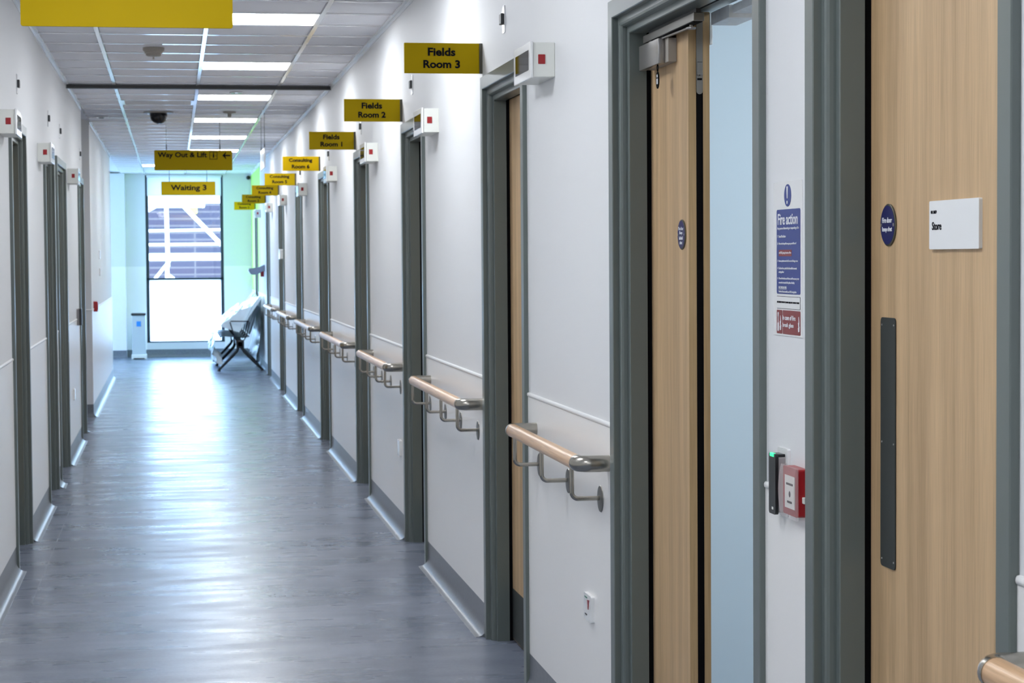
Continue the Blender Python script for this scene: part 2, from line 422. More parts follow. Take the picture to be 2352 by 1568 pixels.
# the store door: long dark push plate with screws
T, lf = DT[0]
bm = NB(); prism(bm, rrect(3.332, 3.405, .892, 1.338, .008), lambda u, v, w_: (w_, u, v), XA + .0945, XA + .0965)
pp = obj('push_plate', bm, 'kick', lf, label='long dark grey push plate')
for z in (.905, 1.115, 1.325):
    for y in (3.339, 3.398):
        bm = NB(); lathe(bm, (XA + .0945, y, z), (-1, 0, 0), [(.0022, 0), (.0018, .0008), (0, .001)], 8); obj('screw', bm, 'steel2', T)

# the open door and a half: small leaf closed, main leaf swung into the room
T, _ = DT[1]
n, f = RD[1]; LX0, LX1 = XA + .097, XA + .151; LY = 4.757
bm = NB(); box(bm, LX0, LX1, LY + .003, f - .0805, .008, TOP - .081, .001, 1); leaf = obj('small_leaf', bm, 'door', T)
bm = NB(); box(bm, LX0 + .0004, LX0 + .0195, LY, LY + .003, .009, TOP - .082); box(bm, LX1 - .0170, LX1 - .0004, LY, LY + .003, .009, TOP - .082)
obj('leaf_lipping', bm, 'lip', leaf)
bm = NB(); box(bm, LX0 + .0195, LX1 - .0170, LY + .001, LY + .003, .009, TOP - .082); obj('edge_seal', bm, 'seal', leaf)
bm = NB(); prism(bm, rrect(LX0 + .0202, LX1 - .0177, 1.846, TOP - .083, .0075), lambda u, v, w_: (u, w_, v), LY - .0015, LY + .001)
fb = obj('flush_bolt', bm, 'boltm', leaf, label='steel flush bolt in the leaf edge')
xc = (LX0 + LX1) / 2 + .0012
bm = NB(); box(bm, xc - .0068, xc + .0068, LY - .0035, LY - .0012, 1.892, 1.925, .001, 1); obj('bolt_lever', bm, 'boltm', fb)
bm = NB(); box(bm, xc - .006, xc + .006, LY - .0019, LY - .0012, 1.880, 1.885); box(bm, xc - .0062, xc + .0062, LY - .0037, LY - .0034, 1.9235, 1.9245); lathe(bm, (xc, LY - .0035, 1.892), (0, -1, 0), [(.0013, 0), (0, .0004)], 8); obj('bolt_slot', bm, 'seal', fb)
bm = NB(); box(bm, LX0 - .0013, LX0 - .0001, LY + .01, f - .086, .012, .20); obj('kick_plate', bm, 'kick', leaf, label='dark grey kick plate')
# main leaf
bm = NB(); box(bm, XA + .16, XA + .16 + .87, n + .030, n + .084, .008, TOP - .081, .001, 1); ml = obj('main_leaf', bm, 'door', T)
# closer on the small leaf
cx0 = LX0 - .040
bm = NB(); box(bm, cx0, cx0 + .018, 4.902, 5.110, 1.934, 1.998, .0018, 2)
cl = obj('door_closer', bm, 'steel2', T, smooth=True, label='brushed steel door closer')
bm = NB(); box(bm, cx0 + .018, LX0, 4.87, 5.105, 1.936, 1.996, .001, 1); obj('closer_shade_block', bm, 'taupe', cl)  # backing block, its taupe standing for the shade behind the cover
bm = NB(); box(bm, LX0 - .036, LX0 - .010, 4.57, 5.08, 2.002, 2.022, .0012, 1); obj('slide_track', bm, 'steel3', cl)
bm = NB(); box(bm, LX0 - .022, LX0 - .010, 4.60, 5.075, 2.022, TOP - .0925); obj('track_mount', bm, 'dark', cl)
bm = NB(); tube(bm, [(LX0 - .028, 5.02, 2.0005), (LX0 - .024, 4.64, 1.9955)], .0038, 8); lathe(bm, (LX0 - .028, 5.02, 1.996), (0, 0, 1), [(.007, 0), (.007, .005)], 12)
lathe(bm, (LX0 - .024, 4.64, 1.9895), (0, 0, 1), [(.010, 0), (.012, .002), (.012, .005), (.004, .007), (.004, .015)], 16); obj('closer_arm', bm, 'steel2', cl, smooth=True)
bm = NB(); box(bm, LX0 - .034, LX0 - .012, 4.58, 5.0, 2.0008, 2.0021); obj('track_slot', bm, 'seal', cl)
# head fittings over the main opening
bm = NB(); box(bm, XA + .094, XA + .104, n + .09, LY, TOP - .0815, TOP - .079); box(bm, XA + .104, XA + .166, n + .55, n + .60, TOP - .086, TOP - .078); box(bm, XA + .155, XA + .166, n + .42, n + .6, TOP - .086, TOP - .078)
obj('strike_gap', bm, 'seal', T)
bm = NB(); box(bm, XA + .160, XA + .215, n + .30, n + .80, 2.022, 2.043, .001, 1); box(bm, XA + .150, XA + .215, n + .74, n + .90, 2.012, 2.043, .001, 1)
box(bm, XA + .1515, XA + .159, LY, LY + .03, 1.968, 2.045, .001, 1)
obj('head_bracket', bm, mat('pale_galvanised', (.80, .86, .90), .5, noise_amt=.06, nscale=60), T, label='pale metal bracket under the door head')

# oval tag on the closer
ty, tx = LY + .175, cx0 + .006
t_ = thing('hanging_tag', (tx, ty, 1.934), 'black oval tag with a white print hanging from the door closer', 'tag')
bm = NB(); tube(bm, [(tx, ty + .006 * math.cos(a), 1.926 + .009 * math.sin(a)) for a in [PI * 2 * k / 14 for k in range(15)]], .0012, 6, cap=False); obj('tag_ring', bm, 'seal', t_, smooth=True)
bm = NB(); prism(bm, [(.015 * math.cos(a), .0215 * math.sin(a)) for a in [PI * 2 * k / 24 for k in range(24)]], lambda u, v, w_: (w_, ty + u, 1.895 + v), tx - .001, tx + .001); obj('tag_disc', bm, 'seal', t_)
bm = NB(); prism(bm, rrect(-.006, .006, -.010, .004, .002, 3), lambda u, v, w_: (w_, ty + u, 1.895 + v), tx - .0016, tx - .001); box(bm, tx - .0016, tx - .001, ty - .004, ty + .004, 1.902, 1.909); obj('tag_print', bm, 'whitetext', t_)

# round fire door discs and the store plate
def disc(y, z, lines, label):
    X = LX0 - .0002
    T_ = thing('fire_door_disc', (X, y, z - .038), label, 'door sign')
    bm = NB(); lathe(bm, (X, y, z), (-1, 0, 0), [(.0375, 0), (.0375, .002), (.036, .003), (.033, .003)], 40); obj('disc_rim', bm, 'rim', T_, smooth=True)
    bm = NB(); lathe(bm, (X - .003, y, z), (-1, 0, 0), [(.0345, 0), (.0345, .0005), (0, .0006)], 40); obj('disc_face', bm, 'navy', T_)
    bm = NB()
    for s, dz, ww, hh in lines: text_bm(bm, s, (X - .0040, y, z + dz), ww, hh, '-X', .0008, .015)
    obj('lettering', bm, 'whitetext', T_)
    for sy in (-1, 1):
        bm = NB(); lathe(bm, (X - .003, y + sy * .030, z), (-1, 0, 0), [(.0032, 0), (.003, .0012), (0, .0018)], 10); obj('screw', bm, 'steel2', T_, smooth=True)
disc(3.368, 1.502, [('Fire door', .0085, .048, .0095), ('keep shut', -.0085, .048, .0105)], 'round blue disc reading Fire door keep shut on the Store door')
disc(4.819, 1.503, [('Fire door', .0150, .048, .0085), ('Keep', .0035, .027, .0095), ('locked', -.0085, .034, .0085), ('shut', -.0200, .024, .0080)], 'round blue disc reading Fire door Keep locked shut below the steel door closer')
T_ = thing('room_plate', (LX0, 3.06, 1.458), 'white rectangular plate reading Store on the oak-coloured door', 'door sign')
bm = NB(); prism(bm, rrect(2.956, 3.164, 1.458, 1.538, .003), lambda u, v, w_: (w_, u, v), LX0 - .006, LX0); obj('plate', bm, 'white2', T_)
bm = NB(); text_bm(bm, 'Store', (LX0 - .0065, 3.130, 1.4965), .040, .0135, '-X', .0008, .012); text_bm(bm, '01.069', (LX0 - .0065, 3.143, 1.5195), .024, .0055, '-X', .0008, -.002); obj('lettering', bm, 'black', T_)

# ------------------------------------------------------------------ projecting yellow room signs
def room_sign(Y, l1, l2, m='yellow'):
    t_ = thing('room_sign', (XW, Y, 2.146), 'yellow projecting sign reading %s %s above the right-hand wall doors' % (l1, l2), 'sign', 'projecting room signs along the right-hand wall')
    bm = NB(); box(bm, .872, XW - .012, Y, Y + .012, 2.146, 2.260, .0015, 1); obj('sign_panel', bm, m, t_)
    bm = NB(); box(bm, XW - .012, XW, Y - .001, Y + .013, 2.146, 2.260); obj('wall_bracket', bm, 'rim', t_)
    bm = NB(); c = 1.014
    w1 = .105 if l1 == 'Fields' else .185
    text_bm(bm, l1, (c, Y - .0005, 2.2265), w1, .036 if l1[0] == 'C' else .031, '-Y', .0012, .034)
    text_bm(bm, l2, (c, Y - .0005, 2.1805), .140, .031, '-Y', .0012, .034)
    obj('lettering', bm, 'black', t_)
for Y, a, c, m in [(7.50, 'Fields', 'Room 3', 'yellow'), (10.17, 'Fields', 'Room 2', 'yellow'), (12.80, 'Fields', 'Room 1', 'yellow'), (15.9, 'Consulting', 'Room 6', 'yellow_lit'), (19.05, 'Consulting', 'Room 5', 'yellow'), (22.12, 'Consulting', 'Room 4', 'yellow'), (25.28, 'Consulting', 'Room 3', 'yellow'), (28.48, 'Consulting', 'Room 2', 'yellow_lit')]:
    room_sign(Y, a, c, m)

# ------------------------------------------------------------------ box lights with a red window, one beside every door
def box_light():
    t_ = thing('box_light', (0, 0, 0), 'x', 'warning light')
    bm = NB(); box(bm, -.070, 0, -.145, .145, -.053, .053, .002, 1); obj('housing', bm, 'white', t_)
    bm = NB(); box(bm, -.078, -.070, -.150, .150, -.056, .056, .0012, 1)
    fr = obj('front_plate', bm, 'white2', t_)
    bm = NB(); box(bm, -.0788, -.078, -.118, .118, -.030, .032); obj('dark_window', bm, 'darkglass', fr)
    for sy in (-1, 1):
        bm = NB(); prism(bm, rrect(-.053, -.031, -.013, .016, .0015, 3), lambda u, v, w_: (u, w_, v), sy * .145, sy * .1465); obj('red_window', bm, 'red', t_, label='small red window')
    return t_
bl = box_light()
near = {2: 'Fields Room 3', 3: 'Fields Room 2', 4: 'Fields Room 1', 5: 'Consulting Room 6', 6: 'Consulting Room 5', 7: 'Consulting Room 4', 8: 'Consulting Room 3', 9: 'Consulting Room 2'}
first = True
for i, y in zip(range(2, 10), (6.05, 8.76, 11.4, 14.28, 17.5, 20.62, 23.55, 26.75)):
    o = bl if first else copy_tree(bl); first = False
    o.location = (XW, y + .145, 2.056); o['label'] = 'white wall box with red window beside the %s door' % near[i]; o['group'] = 'white box lights beside the doors'
for y, s in ((8.97, 'leftmost white wall box with red window, above the first left-hand door'), (11.52, 'second white wall box with red window from the left, on the left wall'), (14.75, 'third white wall box with red window from the left, furthest on the left wall')):
    o = copy_tree(bl); o.location = (XL, y + .145, 2.058); o.rotation_euler = (0, 0, PI); o['label'] = s; o['group'] = 'white box lights beside the doors'

# slim indicator plates high on the walls
def plate():
    t_ = thing('indicator_plate', (0, 0, 0), 'x', 'indicator')
    bm = NB(); prism(bm, rrect(-.022, .022, -.048, .048, .004), lambda u, v, w_: (w_, u, v), -.004, 0); obj('plate', bm, 'white2', t_)
    bm = NB(); box(bm, -.016, -.004, -.022, .022, -.018, .020, .002, 1); obj('dark_sensor', bm, 'dark', t_)
    return t_
pl = plate(); first = True
for y, z, s in ((6.99, 2.290, 'slim white indicator plate with dark sensor above the Fields Room 3 door'), (9.73, 2.296, 'slim white indicator plate just below the Fields Room 3 sign'), (12.40, 2.267, 'slim white indicator plate partly hidden behind the Fields Room 2 sign'), (14.98, 2.232, 'slim white indicator plate partly hidden behind the Fields Room 1 sign'), (18.3, 2.232, 'slim white indicator plate behind the Consulting Room 6 sign')):
    o = pl if first else copy_tree(pl); first = False
    o.location = (XW, y, z); o['label'] = s; o['group'] = 'indicator plates high on the walls'
for y, z, s in ((10.06, 2.314, 'leftmost dark indicator high on the left wall'), (12.51, 2.316, 'second indicator plate from the left high on the left wall'), (13.79, 2.32, 'third indicator plate from the left high on the left wall'), (16.73, 2.32, 'furthest indicator plate on the left wall, near the passage corner')):
    o = copy_tree(pl); o.location = (XL, y, z); o.rotation_euler = (0, 0, PI); o['label'] = s; o['group'] = 'indicator plates high on the walls'

# ------------------------------------------------------------------ handrails
def handrail(a, c, brk, label):
    """a near end, c far end"""
    XR, Z, R = 1.085, .886, .0215
    t_ = thing('handrail', (XW, (a + c) / 2, .77), label, 'handrail', 'wooden handrails between the right-hand doors')
    bm = NB(); tube(bm, [(XR, a + .055, Z), (XR, c - .028, Z)], R, 24); obj('wooden_rail', bm, 'oak', t_, smooth=True)
    for y, s in ((a, 1), (c, -1)):
        pts = [(XW, y + s * R, Z)]; rr = .030 if s > 0 else .018
        pts += [(XR + rr + .0, y + s * R, Z)]
        for k in range(1, 7):
            q = PI / 2 * k / 6
            pts.append((XR + rr - rr * math.sin(q), y + s * (R + rr * (1 - math.cos(q))), Z))
        pts.append((XR, y + s * (.058 if s > 0 else .045), Z))
        bm = NB(); tube(bm, pts, R + .0012, 24); obj('steel_elbow', bm, 'steel', t_, smooth=True)
    for y in brk:
        pts = [(XW, y, .778), (XR + .018, y, .778)]
        for k in range(1, 7):
            q = PI / 2 * k / 6; pts.append((XR + .018 - .018 * math.sin(q), y, .778 + .018 * (1 - math.cos(q))))
        pts.append((XR, y, Z - R + .004))
        bm = NB(); tube(bm, pts, .0065, 10); b_ = obj('bracket_arm', bm, 'steel', t_, smooth=True)
        bm = NB(); lathe(bm, (XW, y, .776), (-1, 0, 0), [(.038, 0), (.038, .003), (.036, .0055), (.0, .0075)], 28); obj('wall_rose', bm, 'steel3', b_, smooth=True)
handrail(-.2, 2.555, (.3, 1.2, 2.1), 'oak handrail end with steel elbow at the bottom right corner')
handrail(5.272, 6.42, (5.405, 5.863, 6.339), 'oak handrail between the open door and the Fields Room 3 door')
handrail(7.530, 9.13, (7.662, 8.138, 8.603, 9.123), 'oak handrail between the Fields Room 3 and Fields Room 2 doors')
handrail(10.20, 11.80, (10.34, 10.81, 11.28, 11.74), 'oak handrail between the Fields Room 2 and Fields Room 1 doors')
handrail(12.87, 14.84, (12.96, 13.56, 14.16, 14.75), 'oak handrail between the Fields Room 1 and Consulting Room 6 doors')
handrail(15.96, 17.93, (16.05, 16.65, 17.25, 17.85), 'oak handrail between the Consulting Room 6 and Room 5 doors')
handrail(19.12, 21.08, (19.2, 19.8, 20.4, 21.0), 'oak handrail between the Consulting Room 5 and Room 4 doors')
handrail(22.2, 24.1, (22.3, 22.85, 23.4, 24.0), 'furthest oak handrail, between the Consulting Room 4 and Room 3 doors')

# ------------------------------------------------------------------ fire notice, card reader, call point
X = XW
t_ = thing('fire_notice', (X, 3.695, 1.295), 'tall white and blue Fire action notice on the wall between the doors', 'notice')
bm = NB(); box(bm, X - .0015, X, 3.606, 3.785, 1.294, 1.592); obj('backing_sheet', bm, 'white2', t_)
bm = NB(); prism(bm, rrect(3.616, 3.764, 1.375, 1.5385, .005), lambda u, v, w_: (w_, u, v), X - .0022, X - .0015); lathe(bm, (X - .0015, 3.694, 1.565), (-1, 0, 0), [(.0215, 0), (.0215, .0007), (0, .0007)], 32); obj('blue_panel', bm, 'blue', t_)
bm = NB(); prism(bm, rrect(3.730, 3.764, 1.2975, 1.3435, .003), lambda u, v, w_: (w_, u, v), X - .0022, X - .0015); obj('red_symbol_panel', bm, 'darkred', t_)
bm = NB(); prism(bm, rrect(3.616, 3.726, 1.2975, 1.3435, .003), lambda u, v, w_: (w_, u, v), X - .0022, X - .0015)
obj('red_panel', bm, 'darkred', t_)
bm = NB(); box(bm, X - .0026, X - .0021, 3.668, 3.749, 1.448, 1.4605); obj('red_number_bar', bm, 'darkred', t_)
bm = NB(); prism(bm, rrect(3.616, 3.764, 1.3462, 1.3705, .003), lambda u, v, w_: (w_, u, v), X - .0020, X - .0015); obj('outline', bm, 'black', t_)
bm = NB(); prism(bm, rrect(3.617, 3.763, 1.3470, 1.3697, .0025), lambda u, v, w_: (w_, u, v), X - .0024, X - .0015); obj('white_panel', bm, 'white2', t_)
bm = NB(); Xt = X - .0027
text_bm(bm, 'Fire action', (Xt, 3.692, 1.5195), .124, .0215, '-X', .0006, .014)
text_bm(bm, 'Any person discovering or suspecting a fire', (Xt, 3.690, 1.5015), .136, .0062, '-X', .0006, .004)
def lt(s, left, z, ww, hh=.0052): text_bm(bm, s, (Xt, left - ww / 2, z), ww, hh, '-X', .0006, .006)
lt('1   Sound the alarm', 3.757, 1.4865, .052); lt('2   Inform the hospital emergency switchboard', 3.757, 1.472, .118)
lt('call 2222 giving location of fire', 3.747, 1.4543, .077); lt('3   Ensure patients and staff are out of danger area', 3.757, 1.4385, .128)
lt('4   If safe to do so, attack the fire with the correct', 3.757, 1.4245, .122); lt('extinguisher', 3.749, 1.4170, .034)
lt('5   Close all windows and doors and if necessary start', 3.757, 1.4045, .136); lt('evacuation towards the place of safety', 3.749, 1.3965, .100)
lt('ELECTRICAL FIRES', 3.749, 1.3875, .050, .0045); lt('Switch off mains switch, use CO2 extinguisher', 3.749, 1.3790, .112); box(bm, Xt - .0003, Xt + .0003, 3.699, 3.749, 1.3836, 1.3842)
# exclamation mark
prism(bm, [(-.0018, 1.559), (.0018, 1.559), (.0038, 1.582), (-.0038, 1.582)], lambda u, v, w_: (w_, 3.694 + u, v), Xt - .0004, Xt + .0004); lathe(bm, (Xt, 3.694, 1.5515), (-1, 0, 0), [(.0034, 0), (.0034, .0005), (0, .0005)], 16)
text_bm(bm, 'In case of fire', (Xt, 3.684, 1.3295), .080, .0095, '-X', .0006, .010); text_bm(bm, 'break glass', (Xt, 3.690, 1.3140), .068, .0105, '-X', .0006, .010)
# hand with hammer, flames
prism(bm, rrect(3.748, 3.757, 1.302, 1.319, .003), lambda u, v, w_: (w_, u, v), Xt - .0004, Xt + .0004); box(bm, Xt - .0004, Xt + .0004, 3.7515, 3.7535, 1.318, 1.334); prism(bm, rrect(3.7495, 3.756, 1.330, 1.339, .002), lambda u, v, w_: (w_, u, v), Xt - .0004, Xt + .0004)
for yc in (3.738, 3.623):
    prism(bm, [(-.003, 1.305), (.003, 1.304), (.0045, 1.312), (.001, 1.310), (.004, 1.322), (0, 1.318), (.001, 1.333), (-.003, 1.322), (-.002, 1.315), (-.0045, 1.314)], lambda u, v, w_: (w_, yc + u, v), Xt - .0004, Xt + .0004)
obj('lettering', bm, 'whitetext', t_)
bm = NB(); text_bm(bm, 'FIRE ASSEMBLY POINT AT CAR PARK ADJACENT TO ENERGY CENTRE', (Xt, 3.690, 1.3585), .140, .0042, '-X', .0006, .006); obj('small_lettering', bm, 'black', t_)

t_ = thing('card_reader', (XW, 3.77, .934), 'slim black and grey card reader with green light on a white plate', 'card reader')
bm = NB(); prism(bm, rrect(3.683, 3.748, .944, 1.076, .004), lambda u, v, w_: (w_, u, v), XW - .006, XW); obj('back_plate', bm, 'white2', t_)
bm = NB(); prism(bm, rrect(3.696, 3.736, .952, 1.060, .003), lambda u, v, w_: (w_, u, v), XW - .021, XW - .006); obj('reader_body', bm, 'readergrey', t_)
bm = NB(); prism(bm, rrect(3.695, 3.738, .948, 1.066, .006), lambda u, v, w_: (w_, u, v), XW - .027, XW - .0205); box(bm, XW - .0215, XW - .0065, 3.697, 3.737, 1.0595, 1.0655, .001, 1); rb = obj('reader_front', bm, 'readerblack', t_)
bm = NB(); box(bm, XW - .0280, XW - .0225, 3.704, 3.730, 1.0590, 1.0670, .0015, 1); obj('status_light', bm, 'greenled', rb)
bm = NB(); box(bm, XW - .0275, XW - .027, 3.708, 3.718, .957, .962); obj('reader_mark', bm, 'white', rb)

t_ = thing('fire_call_point', (XW, 3.67, .95), 'red manual fire call point with clear curved cover at the Store door frame', 'fire alarm')
bm = NB(); prism(bm, rrect(3.575, 3.664, .957, 1.048, .005), lambda u, v, w_: (w_, u, v), XW - .021, XW); cb = obj('call_box', bm, 'red', t_)
bm = NB(); box(bm, XW - .0222, XW - .021, 3.590, 3.650, .970, 1.032); obj('break_panel', bm, 'white', cb)
bm = NB(); box(bm, XW - .0228, XW - .0221, 3.600, 3.640, 1.014, 1.018); box(bm, XW - .0228, XW - .0221, 3.606, 3.634, .980, .984); lathe(bm, (XW - .0222, 3.620, .997), (-1, 0, 0), [(.006, 0), (0, .0008)], 16); obj('print', bm, 'black', cb)
bm = NB(); N = 14
secs = []
for k in range(N + 1):
    q = -1 + 2 * k / N; z = 1.001 + q * .050; dpt = .024 + .006 * (1 - q * q)
    secs.append([bm.verts.new(p) for p in ((XW - .020, 3.572, z), (XW - dpt, 3.573, z), (XW - dpt - .001, 3.62, z), (XW - dpt, 3.668, z), (XW - .012, 3.670, z))])
for a, c in zip(secs, secs[1:]):
    for k in range(4): bm.faces.new((a[k], a[k + 1], c[k + 1], c[k]))
obj('clear_cover', bm, 'cover', t_, smooth=True)
bm = NB(); box(bm, XW - .012, XW - .003, 3.566, 3.576, .984, .996, .001, 1); obj('cover_hinge', bm, 'white', t_)

t_ = thing('wall_socket', (XW, 5.55, .41), 'small white wall box with red wedge low on the wall left of the open door', 'wall fitting', 'low white wall boxes')
bm = NB(); prism(bm, rrect(5.495, 5.592, .410, .486, .006), lambda u, v, w_: (w_, u, v), XW - .014, XW - .003); hs = obj('housing', bm, 'white2', t_)
bm = NB(); prism(bm, [(5.543, .470), (5.515, .473), (5.528, .444), (5.533, .444)], lambda u, v, w_: (w_, u, v), XW - .0152, XW - .014); obj('red_wedge', bm, 'red', hs)
bm = NB(); box(bm, XW - .0148, XW - .014, 5.545, 5.578, .473, .477); obj('green_mark', bm, 'greenpr', hs)
bm = NB(); box(bm, XW - .0148, XW - .014, 5.548, 5.574, .424, .428); obj('dark_mark', bm, 'dark', hs)
for Xs, sg, y, lab in ((XW, -1, 10.36, 'small white box low on the wall between Fields Room 3 and Room 2 doors'), (XL, 1, 15.08, 'small white box low on the left wall beside the third left door')):
    bm = NB(); prism(bm, rrect(y - .045, y + .045, .415, .498, .006), lambda u, v, w_: (w_, u, v), Xs + sg * .003, Xs + sg * .016)
    t2 = obj('wall_socket', bm, 'white2'); tag(t2, lab, 'wall fitting', 'low white wall boxes')
t2 = obj('wall_switch', prism(NB(), rrect(21.2, 21.42, 1.446, 1.552, .01), lambda u, v, w_: (w_, u, v), XW - .05, XW), 'white2'); tag(t2, 'small white box on the right wall near the Consulting Room 4 door', 'wall fitting')
t2 = obj('wall_switch', prism(NB(), rrect(20.80, 20.90, 1.29, 1.37, .01), lambda u, v, w_: (w_, u, v), XL, XL + .012), 'white2'); tag(t2, 'white switch plate on the far left wall, the lower of two', 'wall fitting')
t2 = obj('wall_switch', prism(NB(), rrect(20.80, 20.90, 1.46, 1.55, .01), lambda u, v, w_: (w_, u, v), XL, XL + .012), 'white2'); tag(t2, 'white switch plate on the far left wall, the upper of two', 'wall fitting')
t_ = thing('card_reader', (XL, 16.3, .94), 'grey card reader on the left wall beside the furthest left door', 'card reader')
bm = NB(); prism(bm, rrect(15.80, 15.90, .945, 1.075, .01), lambda u, v, w_: (w_, u, v), XL, XL + .02); obj('reader_body', bm, 'readergrey', t_)
bm = NB(); prism(bm, rrect(15.79, 15.90, .945, 1.075, .01), lambda u, v, w_: (w_, u, v), XL + .02, XL + .04); obj('reader_front', bm, 'dark', t_)
t_ = thing('fire_call_point', (XL, 19.2, .96), 'small red call point on the far left wall past the passage', 'fire alarm')
bm = NB(); prism(bm, rrect(19.15, 19.25, .965, 1.062, .006), lambda u, v, w_: (w_, u, v), XL, XL + .04); obj('call_box', bm, 'red', t_)
bm = NB(); prism(bm, rrect(19.165, 19.235, .98, 1.045, .004), lambda u, v, w_: (w_, u, v), XL + .04, XL + .042); obj('break_panel', bm, 'darkred', t_)
t2 = obj('fire_call_point', prism(NB(), rrect(26.05, 26.15, 1.22, 1.30, .006), lambda u, v, w_: (w_, u, v), XW - .045, XW), 'red'); tag(t2, 'small red call point under the grey wall hood at the far end', 'fire alarm')
# grey curved hood on the far right wall
bm = NB()
poly = [(1.17, 1.38), (1.10, 1.345), (.96, 1.325), (.955, 1.31), (.985, 1.26), (1.02, 1.245), (1.08, 1.255), (1.14, 1.29), (1.17, 1.30)]
prism(bm, poly, lambda u, v, w_: (u, w_, v), 25.75, 25.98)
bmesh.ops.bevel(bm, geom=list(bm.edges), offset=.008, segments=2, affect='EDGES')
t2 = obj('wall_hood', bm, mat('grey_blue_plastic', (.22, .27, .36), .4), smooth=True); tag(t2, 'grey curved hood jutting from the right wall at the far end', 'wall hood')

# ------------------------------------------------------------------ ceiling lights and fittings
def clight():
    t_ = thing('ceiling_light', (0, 0, 0), 'x', 'ceiling light', 'square ceiling light panels')
    bm = NB()
    for a in ((-.284, .284, -.248, -.240), (-.284, .284, .240, .248), (-.284, -.276, -.248, .248), (.276, .284, -.248, .248)): box(bm, *a, -.005, .02)
    obj('light_frame', bm, 'tee', t_)
    bm = NB(); box(bm, -.276, .276, -.240, .240, -.003, .010); obj('diffuser', bm, 'lamp', t_)
    return t_
cl0 = clight()
for i, (x0, x1, y) in enumerate(lights):
    o = cl0 if i == 0 else copy_tree(cl0)
    o.location = ((x0 + x1) / 2, y + PITCH / 2, CEIL)
    k = i - 3
    o['label'] = {1: 'glowing ceiling panel nearest the camera, right of the big yellow sign', 2: 'glowing ceiling panel just nearer than the dark ceiling bar', 3: 'glowing ceiling panel just beyond the dark ceiling bar', 4: 'glowing ceiling panel beyond the black camera dome', 5: 'glowing ceiling panel above the Way Out sign', 6: 'small far glowing ceiling panel right of the Way Out sign'}.get(k, 'unseen ceiling panel continuing the row, added to light the near walls')
o = copy_tree(cl0); o.location = (-.1, 27.3, CEIL); o['label'] = 'far glowing ceiling panel to the left above the waiting area'
for x in (-2.4, .5):  # unseen lobby panels added behind the camera to light the near walls
    for y in (-3.9, -2.2):
        o = copy_tree(cl0); o.location = (x, y, CEIL + (0 if x > 0 else .016)); o['label'] = 'unseen ceiling panel continuing the row, added to light the near walls'
# unseen panel added to brighten the room behind the open door
t_ = thing('ceiling_light', (2.6, 4.4, CEIL), 'unseen light panel added inside the room behind the open door', 'ceiling light', 'square ceiling light panels')
bm = NB(); box(bm, 2.3, 2.9, 4.1, 4.7, CEIL - .002, CEIL + .01); obj('diffuser', bm, 'roomfill', t_)
bm = NB()
for a in ((2.29, 2.91, 4.09, 4.10), (2.29, 2.91, 4.70, 4.71), (2.29, 2.3, 4.09, 4.71), (2.9, 2.91, 4.09, 4.71)): box(bm, *a, CEIL - .005, CEIL + .02)
obj('light_frame', bm, 'tee', t_)

# ventilation grille tile
yv = T0 + 11 * PITCH; t_ = thing('ceiling_vent', (-.1, yv + PITCH / 2, CEIL - .006), 'white slatted ceiling vent left of the glowing panels', 'vent')
bm = NB()
for a in ((-.383, .188, yv + .012, yv + .03), (-.383, .188, yv + PITCH - .03, yv + PITCH - .012), (-.383, -.36, yv + .012, yv + PITCH - .012), (.165, .188, yv + .012, yv + PITCH - .012)): box(bm, *a, CEIL - .008, CEIL + .02)
obj('vent_frame', bm, 'tee', t_)
for k in range(11):
    y = yv + .055 + k * .0405
    bm = NB(); prism(bm, [(-.012, -.006), (-.010, -.008), (.012, .010), (.010, .012)], lambda u, v, w_: (w_, y + u, CEIL + v), -.36, .165); obj('slat', bm, 'tee', t_)
bm = NB(); box(bm, -.36, .165, yv + .03, yv + PITCH - .03, CEIL + .012, CEIL + .02); obj('vent_backing', bm, 'joint', t_)

t_ = thing('smoke_detector', (-.094, 12.2, 2.655), 'beige smoke detector on the ceiling below the big yellow sign', 'smoke detector', 'ceiling detectors')
bm = NB(); lathe(bm, (-.094, 12.2, CEIL - .006), (0, 0, -1), [(.064, -.006), (.064, .010), (.056, .016)], 32); obj('mount_base', bm, 'taupe', t_, smooth=True)
bm = NB(); lathe(bm, (-.094, 12.2, CEIL - .022), (0, 0, -1), [(.056, 0), (.052, .012), (.046, .014), (.046, .022), (.038, .028), (0, .030)], 32); obj('sensor_head', bm, 'taupe', t_, smooth=True)
bm = NB(); lathe(bm, (-.094, 12.2, CEIL - .052), (0, 0, -1), [(.006, 0), (.004, .012), (.010, .014), (0, .018)], 12); obj('test_pin', bm, 'taupe', t_)
t_ = thing('smoke_detector', (.503, 17.4, 2.66), 'small flat ceiling detector with a stem above the Way Out sign', 'smoke detector', 'ceiling detectors')
bm = NB(); lathe(bm, (.503, 17.4, CEIL - .006), (0, 0, -1), [(.055, -.006), (.055, .004), (.02, .010)], 24); obj('mount_base', bm, 'taupe', t_, smooth=True)
bm = NB(); lathe(bm, (.503, 17.4, CEIL - .014), (0, 0, -1), [(.016, 0), (.016, .03), (.008, .034)], 16); obj('sensor_head', bm, 'taupe', t_)
t_ = thing('security_camera', (-.1, 17.5, 2.63), 'black dome security camera on the ceiling', 'camera')
bm = NB(); lathe(bm, (-.1, 17.5, CEIL - .004), (0, 0, -1), [(.130, -.004), (.130, .003), (.08, .006)], 36); obj('mount_plate', bm, 'taupe', t_)
bm = NB(); lathe(bm, (-.1, 17.5, CEIL - .01), (0, 0, -1), [(.074, 0), (.074, .028)] + [(.071 * math.cos(a), .030 + .062 * math.sin(a)) for a in [PI / 2 * k / 8 for k in range(9)]], 36); obj('dome', bm, 'dome', t_, smooth=True)
t_ = thing('emergency_light', (.498, 15.3, CEIL - .02), 'small ceiling emergency light with two pale green lenses', 'emergency light')
